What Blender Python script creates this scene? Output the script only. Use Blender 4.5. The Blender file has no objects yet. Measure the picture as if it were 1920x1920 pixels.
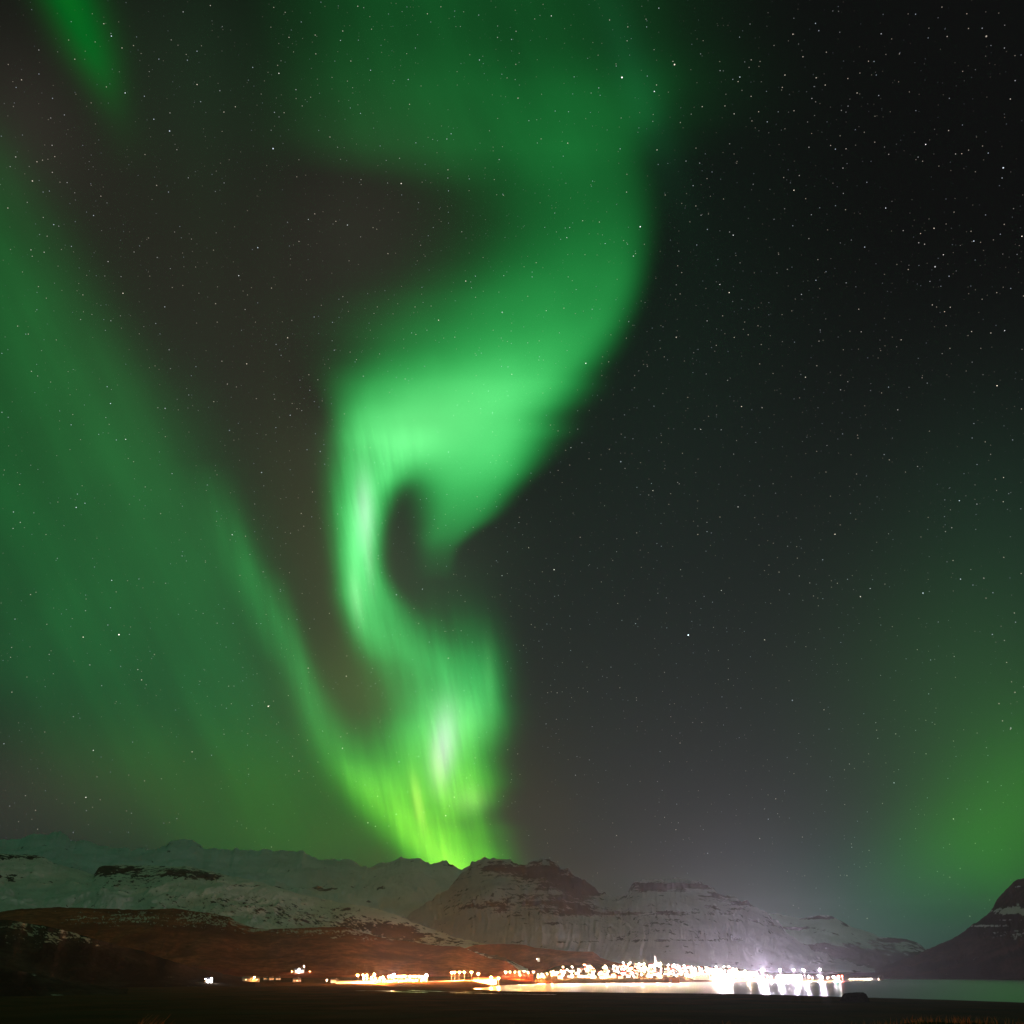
import bpy, math, random, os
import numpy as np
from mathutils import Vector
from mathutils.bvhtree import BVHTree

random.seed(7)
RNG = np.random.default_rng(11)
S = bpy.context.scene
R = math.radians

# ------------------------------------------------------------------ camera
CAM_Z = 19.0
PITCH = R(32.28)
FOC = 1371.0                      # focal length in pixels of the 1920 px photograph
cam_d = bpy.data.cameras.new('camera')
cam_d.sensor_width = 36.0
cam_d.lens = 36.0 * FOC / 1920.0
cam_d.clip_start = 0.1
cam_d.clip_end = 60000.0
cam = bpy.data.objects.new('camera', cam_d)
S.collection.objects.link(cam)
cam.location = (0, 0, CAM_Z)
cam.rotation_euler = (math.pi / 2 + PITCH, 0, 0)
S.camera = cam
CP, SP = math.cos(PITCH), math.sin(PITCH)

# ------------------------------------------------------------------ colour management / sampling
S.view_settings.view_transform = 'Standard'
S.view_settings.look = 'None'
S.view_settings.exposure = 0.0
S.view_settings.gamma = 1.0
S.render.engine = 'CYCLES'
S.cycles.max_bounces = 5
S.cycles.diffuse_bounces = 2
S.cycles.glossy_bounces = 2
S.cycles.transmission_bounces = 2
S.cycles.volume_bounces = 0
S.cycles.sample_clamp_indirect = 4.0
S.cycles.use_light_tree = True
S.cycles.caustics_reflective = False
S.cycles.caustics_refractive = False


def lin(c):
    return tuple(((v / 255 + .055) / 1.055) ** 2.4 if v > 10 else v / 255 / 12.92 for v in c)


# ------------------------------------------------------------------ node helpers
class NT:
    def __init__(self, tree):
        self.t = tree
        self.n = tree.nodes
        self.l = tree.links

    def put(self, sock, v):
        if isinstance(v, bpy.types.NodeSocket):
            self.l.new(v, sock)
        elif v is not None:
            sock.default_value = v

    def math(self, op, a, b=None, c=None, clamp=False):
        m = self.n.new('ShaderNodeMath')
        m.operation = op
        m.use_clamp = clamp
        self.put(m.inputs[0], a)
        if b is not None:
            self.put(m.inputs[1], b)
        if c is not None:
            self.put(m.inputs[2], c)
        return m.outputs[0]

    def vmath(self, op, a, b=None, c=None):
        m = self.n.new('ShaderNodeVectorMath')
        m.operation = op
        self.put(m.inputs[0], a)
        if b is not None:
            self.put(m.inputs[1], b)
        if c is not None:
            self.put(m.inputs[2], c)
        return m.outputs['Value'] if op in ('DOT_PRODUCT', 'LENGTH', 'DISTANCE') else m.outputs['Vector']

    def scale(self, v, s):
        m = self.n.new('ShaderNodeVectorMath')
        m.operation = 'SCALE'
        self.put(m.inputs[0], v)
        self.put(m.inputs['Scale'], s)
        return m.outputs['Vector']

    def mapr(self, v, a, b, c=0.0, d=1.0, interp='SMOOTHSTEP'):
        m = self.n.new('ShaderNodeMapRange')
        m.interpolation_type = interp
        self.put(m.inputs[0], v)
        for i, x in enumerate((a, b, c, d)):
            self.put(m.inputs[i + 1], x)
        return m.outputs[0]

    def mix(self, f, a, b):
        m = self.n.new('ShaderNodeMix')
        m.data_type = 'RGBA'
        self.put(m.inputs[0], f)
        for s, v in ((m.inputs[6], a), (m.inputs[7], b)):
            if isinstance(v, tuple) and len(v) == 3:
                v = v + (1,)
            self.put(s, v)
        return m.outputs[2]

    def noise(self, vec, scale, detail=4, rough=.55, dist=0.0):
        m = self.n.new('ShaderNodeTexNoise')
        self.put(m.inputs['Vector'], vec)
        m.inputs['Scale'].default_value = scale
        m.inputs['Detail'].default_value = detail
        m.inputs['Roughness'].default_value = rough
        m.inputs['Distortion'].default_value = dist
        return m.outputs[0]

    def mapping(self, vec, loc=(0, 0, 0), rot=(0, 0, 0), sc=(1, 1, 1), typ='POINT'):
        m = self.n.new('ShaderNodeMapping')
        m.vector_type = typ
        self.put(m.inputs[0], vec)
        m.inputs[1].default_value = loc
        m.inputs[2].default_value = rot
        m.inputs[3].default_value = sc
        return m.outputs[0]

    def curve(self, v, pts):
        m = self.n.new('ShaderNodeFloatCurve')
        self.put(m.inputs['Value'], v)
        mp = m.mapping
        mp.extend = 'HORIZONTAL'
        mp.use_clip = True
        c = mp.curves[0]
        while len(c.points) < len(pts):
            c.points.new(0.5, 0.5)
        for p, (x, y) in zip(c.points, pts):
            p.location = (x, y)
            p.handle_type = 'AUTO_CLAMPED'
        mp.update()
        return m.outputs[0]


# ------------------------------------------------------------------ world: night sky with aurora and stars
w = bpy.data.worlds.new('World')
S.world = w
w.use_nodes = True
w.node_tree.nodes.clear()
W = NT(w.node_tree)
tc = W.n.new('ShaderNodeTexCoord')
D = tc.outputs['Generated']                      # direction of the ray
# tangent plane of the sky about the direction (0, cos 32.28, sin 32.28); 1 unit = 1000 px of the photograph
fw = W.vmath('DOT_PRODUCT', D, (0, CP, SP))
fwc = W.math('MAXIMUM', fw, 0.12)
sx = W.math('DIVIDE', W.vmath('DOT_PRODUCT', D, (1, 0, 0)), fwc)
sy = W.math('DIVIDE', W.vmath('DOT_PRODUCT', D, (0, -SP, CP)), fwc)
X = W.math('MULTIPLY_ADD', sx, FOC / 1000, .96)
Y = W.math('MULTIPLY_ADD', sy, -FOC / 1000, .96)
cx = W.n.new('ShaderNodeCombineXYZ')
W.put(cx.inputs[0], X)
W.put(cx.inputs[1], Y)
P = cx.outputs[0]
Yt = W.math('MULTIPLY_ADD', Y, 1 / 2.4, .4 / 2.4, clamp=True)      # py -400..2000 -> 0..1


def ribbon(rows, p=2.0, pr=None):
    """a curtain: rows of (py, centre, left width, right width, strength)"""
    def cv(i, f):
        return W.curve(Yt, [((r[0] + 400) / 2400, f(r[i])) for r in rows])
    imax = max(r[4] for r in rows)
    c = cv(1, lambda v: (v + 800) / 3200)
    wl = cv(2, lambda v: v / 500)
    wr = cv(3, lambda v: v / 500)
    st = cv(4, lambda v: v / imax)
    dx = W.math('SUBTRACT', X, W.math('MULTIPLY_ADD', c, 3.2, -.8))
    right = W.math('GREATER_THAN', dx, 0.0)
    wd = W.math('MULTIPLY_ADD', W.math('SUBTRACT', wr, wl), right, wl)
    q = W.math('POWER', W.math('DIVIDE', W.math('ABSOLUTE', dx), W.math('MULTIPLY_ADD', wd, .5, .002)), p if pr is None else W.math('MULTIPLY_ADD', right, pr - p, p))
    return W.math('MULTIPLY', W.math('POWER', .36788, q), W.math('MULTIPLY', st, imax))


def blob(acc, x, y, wx, wy, rot, col):
    v = W.mapping(P, (x / 1000, y / 1000, 0), (0, 0, R(rot)), (wx / 1000, wy / 1000, 1), 'TEXTURE')
    g = W.math('POWER', .36788, W.vmath('DOT_PRODUCT', v, v))
    return W.vmath('MULTIPLY_ADD', W.scale((1, 1, 1), g), col, acc)


def comb(g, col, acc):
    return W.vmath('MULTIPLY_ADD', W.scale((1, 1, 1), g), col, acc)


acc = (.0042, .0042, .0044)
acc = comb(W.mapr(Y, .35, 1.75, 0, 1, 'SMOOTHSTEP'), (.013, .019, .018), acc)
# broad glows: brown dusk between the curtains, grey lift over the town, green at the lower right
for b in [
    (330, 620, 330, 620, -25, (.016, .016, .010)),
    (40, 230, 120, 170, -30, (.014, .011, .009)),
    (700, 430, 190, 220, 0, (.017, .015, .011)),
    (620, 1120, 110, 330, -14, (.021, .021, .005)),
    (760, 1060, 160, 160, 0, (.014, .026, .012)),
    (700, 1300, 150, 110, 0, (.030, .050, .010)),
    (980, 1500, 90, 140, 0, (.010, .006, .001)),
    (1660, 1720, 240, 130, 0, (-.005, .034, .022)),
    (1960, 1490, 225, 145, -25, (.010, .098, .002)),
    (1790, 1600, 150, 95, -25, (.002, .060, -.004)),
    (1890, 1640, 80, 80, -25, (.000, .040, -.004)),
    (1860, 1340, 260, 260, 0, (.006, .044, .006)),
    (1880, 1000, 230, 260, 0, (.001, .010, .004)),
    (60, 1490, 330, 110, 0, (.018, .012, .008)),
    (360, 140, 150, 230, -15, (.002, .012, .004)),
    (1250, 620, 260, 500, 0, (.001, .006, .003)),
]:
    acc = blob(acc, *b)

# tint of the curtains: blue green high up, yellow green low down
low = W.mapr(Y, 1.2, 1.6)
# faint rays that run along the curtains
ry = W.n.new('ShaderNodeCombineXYZ')
W.put(ry.inputs[0], W.math('MULTIPLY_ADD', Y, -.18, X))
W.put(ry.inputs[1], W.math('MULTIPLY', Y, .10))
rays = W.mapr(W.noise(ry.outputs[0], 42, 3, .55), .25, .75, .78, 1.22, 'LINEAR')
soft = W.mapr(W.noise(P, 5, 2, .5), .25, .75, .88, 1.12, 'LINEAR')

R1 = ribbon([(-300, 1130, 120, 200, 0), (60, 1130, 150, 150, .0), (200, 1110, 190, 125, .05), (290, 1100, 190, 98, .080),
             (360, 1102, 185, 108, .102), (450, 1112, 200, 96, .152), (530, 1104, 246, 88, .235), (600, 1065, 290, 98, .32),
             (650, 1010, 258, 120, .43), (700, 945, 246, 142, .60), (750, 872, 217, 176, .76), (795, 832, 196, 182, .78),
             (825, 838, 162, 164, .77), (855, 850, 124, 140, .71), (890, 862, 92, 110, .60), (930, 858, 60, 86, .44), (970, 843, 44, 72, .30),
             (1005, 825, 32, 50, .19), (1045, 818, 28, 32, .06), (1090, 818, 30, 30, 0)], 2.2, 4.4)
# broad dim patch above the bend, with a notch of dark sky under it
R0 = ribbon([(-300, 880, 330, 330, .07), (0, 880, 315, 320, .066), (120, 885, 310, 330, .080), (200, 895, 305, 310, .090), (250, 920, 315, 260, .088),
             (290, 960, 320, 210, .066), (330, 1000, 270, 150, .035), (375, 1040, 220, 110, .010), (420, 1060, 200, 100, 0)], 3.4, 2.4)
edge = W.math('SUBTRACT', X, W.math('MULTIPLY_ADD', Y, .075, .574))          # the curtain ends sharply on its left
R1 = W.math('MULTIPLY', R1, W.mapr(edge, W.mapr(Y, .45, .8, -.30, -.030), W.mapr(Y, .45, .8, .25, .055)))
R2 = ribbon([(680, 650, 34, 70, 0), (760, 662, 38, 80, .08), (830, 680, 46, 88, .42), (880, 682, 46, 70, .62), (940, 679, 43, 35, .80),
             (1000, 677, 38, 28, .92), (1050, 673, 33, 29, .84), (1100, 672, 30, 36, .72), (1140, 678, 30, 44, .60),
             (1180, 692, 32, 52, .48), (1220, 712, 38, 66, .30), (1270, 740, 46, 90, .09), (1340, 780, 50, 90, 0)], 2.2)
R2b = ribbon([(790, 770, 40, 70, 0), (850, 748, 36, 50, .16), (900, 728, 30, 30, .20), (960, 708, 22, 20, .14), (1020, 700, 16, 12, .16),
              (1070, 702, 16, 15, .24), (1110, 714, 20, 24, .26), (1150, 734, 26, 36, .22), (1190, 762, 36, 50, .18),
              (1240, 800, 50, 64, .15), (1290, 840, 70, 70, .08), (1350, 850, 70, 70, 0)], 2.0)
R3 = ribbon([(1040, 820, 80, 80, 0), (1110, 850, 90, 66, .018), (1170, 872, 110, 56, .085), (1230, 888, 124, 50, .25), (1290, 886, 122, 50, .45),
             (1340, 868, 112, 62, .70), (1385, 850, 112, 66, .80), (1420, 844, 114, 64, .80), (1460, 852, 124, 64, .84),
             (1500, 860, 104, 54, .74), (1530, 850, 90, 56, .58), (1565, 850, 80, 72, .56), (1610, 868, 80, 66, .66),
             (1650, 876, 70, 62, .66), (1720, 880, 70, 60, .4)], 2.3)
R5 = ribbon([(860, 385, 40, 34, 0), (940, 414, 46, 32, .05), (1030, 450, 44, 30, .105), (1100, 482, 40, 28, .13), (1160, 512, 40, 24, .13),
             (1215, 538, 36, 24, .125), (1265, 562, 27, 26, .15), (1310, 582, 28, 32, .17), (1360, 604, 30, 46, .185), (1400, 628, 36, 60, .22),
             (1440, 660, 42, 66, .34), (1475, 694, 46, 70, .46), (1515, 732, 50, 66, .58), (1560, 776, 52, 52, .62), (1610, 820, 46, 40, .55), (1700, 880, 46, 40, .4)], 2.0)
R5b = ribbon([(1060, 510, 20, 20, 0), (1140, 534, 18, 18, .05), (1210, 556, 18, 18, .07), (1270, 576, 18, 18, .03), (1330, 590, 20, 20, 0)], 2.0)
R6 = ribbon([(150, -160, 120, 90, .02), (320, -70, 150, 110, .05), (470, -10, 220, 130, .075), (620, 70, 300, 140, .09), (800, 170, 380, 165, .10),
             (1000, 290, 480, 150, .10), (1180, 360, 480, 150, .10), (1320, 420, 400, 165, .095), (1430, 480, 340, 200, .105),
             (1540, 560, 300, 200, .10), (1650, 620, 260, 170, .05), (1750, 650, 250, 160, .03)], 2.2)
R7 = ribbon([(-200, 40, 60, 60, .16), (0, 128, 46, 52, .115), (90, 168, 44, 44, .098), (150, 194, 40, 36, .062), (200, 212, 38, 34, .028),
             (260, 230, 40, 40, .008), (330, 240, 40, 40, 0)], 1.8)
body = W.math('MULTIPLY', W.math('ADD', W.math('ADD', R2, R2b), W.math('ADD', R3, W.math('ADD', R5, R5b))), rays)
def streaks(lean, fine, along, amount):
    q = W.n.new('ShaderNodeCombineXYZ')
    W.put(q.inputs[0], W.math('MULTIPLY', W.math('MULTIPLY_ADD', Y, -lean, X), fine))
    W.put(q.inputs[1], W.math('MULTIPLY', Y, along))
    return W.mapr(W.noise(q.outputs[0], 1, 3, .55), .25, .75, 1 - amount, 1 + amount, 'LINEAR')


R6 = W.math('MULTIPLY', R6, streaks(.48, 8, .8, .26))
R0 = W.math('MULTIPLY', R0, streaks(.35, 7, 1.6, .22))
total = W.math('ADD', body, W.math('MULTIPLY', W.math('ADD', W.math('ADD', R1, R0), R6), soft))
t2 = W.math('MULTIPLY', total, total)
cc_ = W.n.new('ShaderNodeCombineXYZ')
W.put(cc_.inputs[0], W.math('ADD', W.math('MULTIPLY', total, W.mapr(low, 0, 1, .012, .07)), W.math('MULTIPLY', t2, W.mapr(low, 0, 1, .135, .20))))
W.put(cc_.inputs[1], total)
W.put(cc_.inputs[2], W.math('ADD', W.math('MULTIPLY', total, W.mapr(low, 0, 1, .15, .02)), W.math('MULTIPLY', t2, W.mapr(low, 0, 1, .12, .03))))
acc = W.vmath('ADD', cc_.outputs[0], acc)
acc = comb(R7, (-.10, 1, .03), acc)
# pale cores
for b in [
    (684, 960, 16, 62, -1, (.26, .10, .26)),
    (668, 1120, 12, 50, -6, (.10, .10, .08)),
    (692, 1050, 9, 60, -4, (.08, .06, .07)),
    (790, 800, 150, 70, -14, (.04, .05, .03)),
    (832, 1398, 22, 62, 5, (.40, .14, .42)),
    (848, 1345, 60, 46, 20, (.05, .10, .04)),
    (822, 1440, 12, 40, -8, (.14, .10, .06)),
    (784, 1506, 9, 46, -10, (.24, .22, .05)),
    (880, 1500, 34, 26, 0, (.10, .10, .06)),
    (918, 1270, 11, 64, -4, (.02, .07, .02)),
    (860, 1545, 45, 16, 5, (-.02, -.12, .0)),
    (1190, 150, 40, 200, -20, (.001, .022, .007)),
]:
    acc = blob(acc, *b)

acc = W.vmath('MAXIMUM', acc, (.002, .002, .002))
# stars, thicker towards the upper right
thin = W.mapr(W.math('MULTIPLY_ADD', Y, -.35, X), -.2, 1.5, .95, 1.05, 'LINEAR')
for sc_, r0, gain, thr in ((190, .110, .80, .0), (84, .048, 2.8, .3), (30, .028, 6.0, .3)):
    v = W.n.new('ShaderNodeTexVoronoi')
    v.feature = 'F1'
    W.put(v.inputs['Vector'], D)
    v.inputs['Scale'].default_value = sc_
    dist = v.outputs['Distance']
    sp = W.n.new('ShaderNodeSeparateColor')
    W.put(sp.inputs[0], v.outputs['Color'])
    mag = W.math('POWER', sp.outputs[0], 3.0)
    m = W.mapr(dist, r0 * .35, r0, 1, 0)
    m = W.math('MULTIPLY', m, W.math('MULTIPLY_ADD', mag, gain, gain * .06))
    col = W.mix(W.mapr(sp.outputs[1], .25, .9), (1, .86, .70), (.74, .84, 1))
    m = W.math('MULTIPLY', m, thin)
    acc = W.vmath('MULTIPLY_ADD', col, W.scale((1, 1, 1), m), acc)

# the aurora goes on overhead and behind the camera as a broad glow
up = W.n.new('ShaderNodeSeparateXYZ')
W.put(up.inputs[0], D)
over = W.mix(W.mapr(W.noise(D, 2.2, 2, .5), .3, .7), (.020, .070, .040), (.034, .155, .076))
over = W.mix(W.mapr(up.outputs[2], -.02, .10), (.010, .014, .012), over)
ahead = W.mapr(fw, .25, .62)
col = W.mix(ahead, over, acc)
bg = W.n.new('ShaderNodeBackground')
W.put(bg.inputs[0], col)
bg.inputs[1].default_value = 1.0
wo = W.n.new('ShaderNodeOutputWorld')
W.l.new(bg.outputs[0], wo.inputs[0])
try:
    w.cycles.sampling_method = 'MANUAL'
    w.cycles.sample_map_resolution = 512
except Exception:
    pass

# weak warm light added out of view, grazing the snow to show its relief
sd = bpy.data.lights.new('relief_light', 'SUN')
sd.energy = 0.10
sd.angle = R(0.5)
sd.color = (1, .93, .82)
so = bpy.data.objects.new('relief_light', sd)
S.collection.objects.link(so)
so.rotation_euler = (R(66), 0, R(58))


# ------------------------------------------------------------------ numeric helpers
def hash2(ix, iy, seed):
    h = (ix.astype(np.int64) * 374761393 + iy.astype(np.int64) * 668265263 + seed * 974711) & 0xFFFFFFFF
    h = ((h ^ (h >> 13)) * 1274126177) & 0xFFFFFFFF
    h = h ^ (h >> 16)
    return (h & 0xFFFFFF) / float(0xFFFFFF)


def vnoise(x, y, seed=0):
    x = np.asarray(x, float)
    y = np.asarray(y, float)
    ix, iy = np.floor(x), np.floor(y)
    fx, fy = x - ix, y - iy
    ux = fx * fx * fx * (fx * (fx * 6 - 15) + 10)
    uy = fy * fy * fy * (fy * (fy * 6 - 15) + 10)
    a, b = hash2(ix, iy, seed), hash2(ix + 1, iy, seed)
    c, d = hash2(ix, iy + 1, seed), hash2(ix + 1, iy + 1, seed)
    return (a + (b - a) * ux) * (1 - uy) + (c + (d - c) * ux) * uy


def fbm(x, y, octs=5, seed=0, gain=.5, ridged=False):
    s = a = 0.0
    amp, f = 1.0, 1.0
    for o in range(octs):
        n = vnoise(x * f + 17.3 * o, y * f - 9.1 * o, seed + o)
        n = 1 - abs(2 * n - 1) if ridged else n
        s = s + amp * n
        a += amp
        amp *= gain
        f *= 2.03
    return s / a


def sstep(a, b, x):
    t = np.clip((x - a) / (b - a), 0, 1)
    return t * t * (3 - 2 * t)


KH = CP + SP * math.tan(PITCH)         # forward part of a ray to the horizon


def bearing(px):                        # photograph column on the horizon -> bearing
    return np.arctan((np.asarray(px, float) - 960) / FOC / KH)


def column(az):                         # bearing -> photograph column on the horizon
    return 960 + np.tan(np.clip(az, -1.3, 1.3)) * FOC * KH


def ray(px, py):
    x = (px - 960) / FOC
    y = -(py - 960) / FOC
    return Vector((x, CP - y * SP, SP + y * CP)).normalized()


def az_el(px, py):
    d = ray(px, py)
    return math.atan2(d.x, d.y), d.z / math.hypot(d.x, d.y)


def link(o, parent=None):
    S.collection.objects.link(o)
    if parent:
        o.parent = parent
    return o


def mesh_np(name, verts, faces, mat, attr=None, smooth=True):
    me = bpy.data.meshes.new(name)
    n, f = len(verts), len(faces)
    me.vertices.add(n)
    me.vertices.foreach_set('co', np.asarray(verts, np.float32).ravel())
    k = faces.shape[1]
    me.loops.add(f * k)
    me.loops.foreach_set('vertex_index', faces.astype(np.int32).ravel())
    me.polygons.add(f)
    me.polygons.foreach_set('loop_start', np.arange(0, f * k, k, dtype=np.int32))
    me.polygons.foreach_set('use_smooth', np.full(f, smooth))
    me.update(calc_edges=True)
    if attr is not None:
        for an, av in attr.items():
            a = me.attributes.new(an, 'FLOAT', 'POINT')
            a.data.foreach_set('value', np.asarray(av, np.float32).ravel())
    me.materials.append(mat)
    o = bpy.data.objects.new(name, me)
    return link(o)


def grid_faces(nu, nv, wrap=False):
    i = np.arange(nu if wrap else nu - 1)
    j = np.arange(nv - 1)
    I, J = np.meshgrid(i, j, indexing='ij')
    I2 = (I + 1) % nu
    return np.stack([I * nv + J, I2 * nv + J, I2 * nv + J + 1, I * nv + J + 1], -1).reshape(-1, 4)


# ------------------------------------------------------------------ materials
def new_mat(name):
    m = bpy.data.materials.new(name)
    m.use_nodes = True
    t = NT(m.node_tree)
    b = m.node_tree.nodes['Principled BSDF']
    return m, t, b


def simple_mat(name, col, rough=.8, var=.15, scale=1.5, metal=0.0, bump=.02):
    m, t, b = new_mat(name)
    g = t.n.new('ShaderNodeTexCoord')
    n = t.noise(g.outputs['Object'], scale, 5, .6)
    f = t.mapr(n, .3, .7, 0, 1)
    c1 = tuple(min(1, c * (1 - var)) for c in col)
    c2 = tuple(min(1, c * (1 + var)) for c in col)
    t.put(b.inputs['Base Color'], t.mix(f, c1, c2))
    b.inputs['Roughness'].default_value = rough
    b.inputs['Metallic'].default_value = metal
    bp = t.n.new('ShaderNodeBump')
    bp.inputs['Distance'].default_value = bump
    bp.inputs['Strength'].default_value = .5
    t.put(bp.inputs['Height'], n)
    t.l.new(bp.outputs[0], b.inputs['Normal'])
    return m


def glow_mat(name, col, strength):
    m = bpy.data.materials.new(name)
    m.use_nodes = True
    m.node_tree.nodes.clear()
    t = NT(m.node_tree)
    e = t.n.new('ShaderNodeEmission')
    e.inputs[0].default_value = col + (1,)
    e.inputs[1].default_value = strength
    o = t.n.new('ShaderNodeOutputMaterial')
    t.l.new(e.outputs[0], o.inputs[0])
    return m


def terrain_mat(name, snow, rock, snow_line=0.0, fine=.012, strata=.0, gully=(.02, .02), bump=6.0, snow_var=.12, rip=1.3):
    """'bare' on the vertices says where snow has not held; noise breaks it up into ledges and scree"""
    m, t, b = new_mat(name)
    g = t.n.new('ShaderNodeNewGeometry')
    pos = g.outputs['Position']
    at = t.n.new('ShaderNodeAttribute')
    at.attribute_name = 'bare'
    bare = at.outputs['Fac']
    n1 = t.noise(pos, fine, 8, .62)
    n2 = t.noise(t.mapping(pos, sc=(gully[0], gully[0], gully[1])), 1.0, 6, .6)
    lay = t.noise(t.mapping(pos, sc=(.0012, .0012, .045)), 1.0, 5, .6, .3)
    mixn = t.math('MULTIPLY_ADD', t.math('SUBTRACT', t.math('MULTIPLY_ADD', n1, .55, t.math('MULTIPLY', n2, .45)), .5), 1.5, .5)
    if strata:
        mixn = t.math('MULTIPLY_ADD', t.math('SUBTRACT', lay, .5), strata, mixn)
    # more bare ground where it is steep
    sep = t.n.new('ShaderNodeSeparateXYZ')
    t.put(sep.inputs[0], g.outputs['Normal'])
    steep = t.mapr(sep.outputs[2], .9, .5, 0, .12)
    a2 = t.n.new('ShaderNodeAttribute')
    a2.attribute_name = 'ripple'
    sp_ = t.n.new('ShaderNodeSeparateXYZ')
    t.put(sp_.inputs[0], pos)
    rc = t.n.new('ShaderNodeCombineXYZ')
    px_ = t.math('MULTIPLY', sp_.outputs[0], .060 * rip)
    t.put(rc.inputs[0], t.math('MULTIPLY_ADD', sp_.outputs[2], .13 * rip, px_))
    t.put(rc.inputs[1], t.math('MULTIPLY', t.math('MULTIPLY_ADD', sp_.outputs[2], -.13 * rip, px_), .25))
    rip = t.noise(rc.outputs[0], 1.0, 4, .6, .8)
    mixn = t.math('MULTIPLY_ADD', t.math('MULTIPLY', t.math('SUBTRACT', rip, .5), a2.outputs['Fac']), 1.6, mixn)
    v = t.math('ADD', t.math('ADD', mixn, steep), t.math('MULTIPLY_ADD', bare, .42, -.03))
    mask = t.mapr(v, .585, .64)
    sn = t.mix(t.mapr(t.noise(pos, fine * .35, 5, .6), .3, .7), tuple(c * (1 - snow_var) for c in snow), tuple(min(.9, c * (1 + snow_var)) for c in snow))
    rk = t.mix(t.mapr(t.noise(pos, fine * 2.2, 6, .65), .3, .7), tuple(c * .6 for c in rock), tuple(c * 1.4 for c in rock))
    rk = t.mix(t.mapr(t.noise(t.mapping(pos, sc=(1, 1, 2.5)), fine * .22, 5, .6, .6), .38, .62), tuple(c * .42 for c in rock), rk)
    t.put(b.inputs['Base Color'], t.mix(mask, sn, rk))
    b.inputs['Roughness'].default_value = .85
    b.inputs['Specular IOR Level'].default_value = 0.0
    bp = t.n.new('ShaderNodeBump')
    bp.inputs['Distance'].default_value = bump
    bp.inputs['Strength'].default_value = .7
    t.put(bp.inputs['Height'], t.math('MULTIPLY_ADD', rip, t.math('MULTIPLY', a2.outputs['Fac'], .6), t.math('ADD', n1, t.math('MULTIPLY', n2, .6))))
    t.l.new(bp.outputs[0], b.inputs['Normal'])
    return m


# ------------------------------------------------------------------ ground, bay and sea
NS = [(-6000, 2600), (-1000, 2100), (600, 1800), (860, 1330), (885, 1270), (920, 1170), (960, 1110), (1100, 1060), (1250, 1030), (1400, 1000), (1600, 900), (1920, 790), (2600, 690), (6000, 560)]
FS = [(-6000, 1500), (-1000, 1500), (600, 1500), (860, 1300), (885, 1290), (905, 1420), (940, 1680), (1000, 1960), (1060, 2080), (1250, 2180),
      (1300, 2460), (1560, 2640), (1600, 2900), (1636, 3150), (1652, 3300), (1662, 5200), (1720, 6600), (1950, 6600), (6000, 6600)]


def ground_z(x, y):
    x = np.asarray(x, float)
    y = np.asarray(y, float)
    r = np.hypot(x, y)
    az = np.arctan2(x, y)
    u = column(az)
    ns = np.interp(u, *zip(*NS)) + 14 * (fbm(u * .012, u * 0 + 3, 3, 5) - .5)
    fs = np.interp(u, *zip(*FS)) + 22 * (fbm(u * .03, u * 0 + 9, 3, 6) - .5)
    behind = np.abs(az) > 1.3
    ns = np.where(behind, 1e6, ns)
    near = ns - r
    far = r - fs
    z_near = np.where(near > 0, 3.2 * (1 - np.exp(-np.maximum(near, 0) / 110)), near * .03)
    z_near = z_near + sstep(20, 200, near) * 1.6 * (fbm(x * .012, y * .012, 4, 3) - .5)
    town = sstep(985, 1060, u) * (1 - sstep(1310, 1540, u))
    slope = .022 + .060 * town
    f = np.maximum(far, 0)
    z_far = np.where(far > 0, .9 * (1 - np.exp(-f / 12)) + slope * np.minimum(f, 460) + .004 * f, far * .03)
    z_far = z_far + sstep(10, 120, far) * 1.5 * (fbm(x * .02, y * .02, 3, 13) - .5)
    z = np.where(near > far, z_near, z_far)
    # causeway carrying the road at the left of the bay
    z = z + 2.4 * np.exp(-((r - 1520) / 45) ** 2) * sstep(560, 660, u) * (1 - sstep(925, 960, u))
    # knoll the photographer stands on, with a low grassy verge in front
    z = z + 14.0 * np.exp(-(r / 95) ** 2)
    vg = np.exp(-((y - 8.5 - .08 * x) / 2.6) ** 2) * sstep(-30, -12, x) * (1 - sstep(20, 40, x))
    z = z * (1 - vg) + vg * (18.50 + .16 * (fbm(x * .35 + 4, y * .2, 3, 21) - .5) + .07 * sstep(3.4, 4.2, x) * (1 - sstep(5.0, 6.2, x)))
    z = z + .10 * (fbm(x * .5, y * .5, 3, 23) - .5) * np.exp(-(r / 60) ** 2)
    return np.clip(z, -3.5, None)


azs = np.concatenate([np.linspace(-math.pi, -.62, 160, endpoint=False), np.linspace(-.62, .62, 900), np.linspace(.62, math.pi, 161)[1:-1]])
rs = np.concatenate([[.0], np.geomspace(.8, 240, 120), np.linspace(250, 3400, 560), np.geomspace(3450, 10500, 40)])
A, RR = np.meshgrid(azs, rs, indexing='ij')
GX, GY = RR * np.sin(A), RR * np.cos(A)
GZ = ground_z(GX, GY)
GZ = np.where(RR > 7200, -3.0, GZ)

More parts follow.
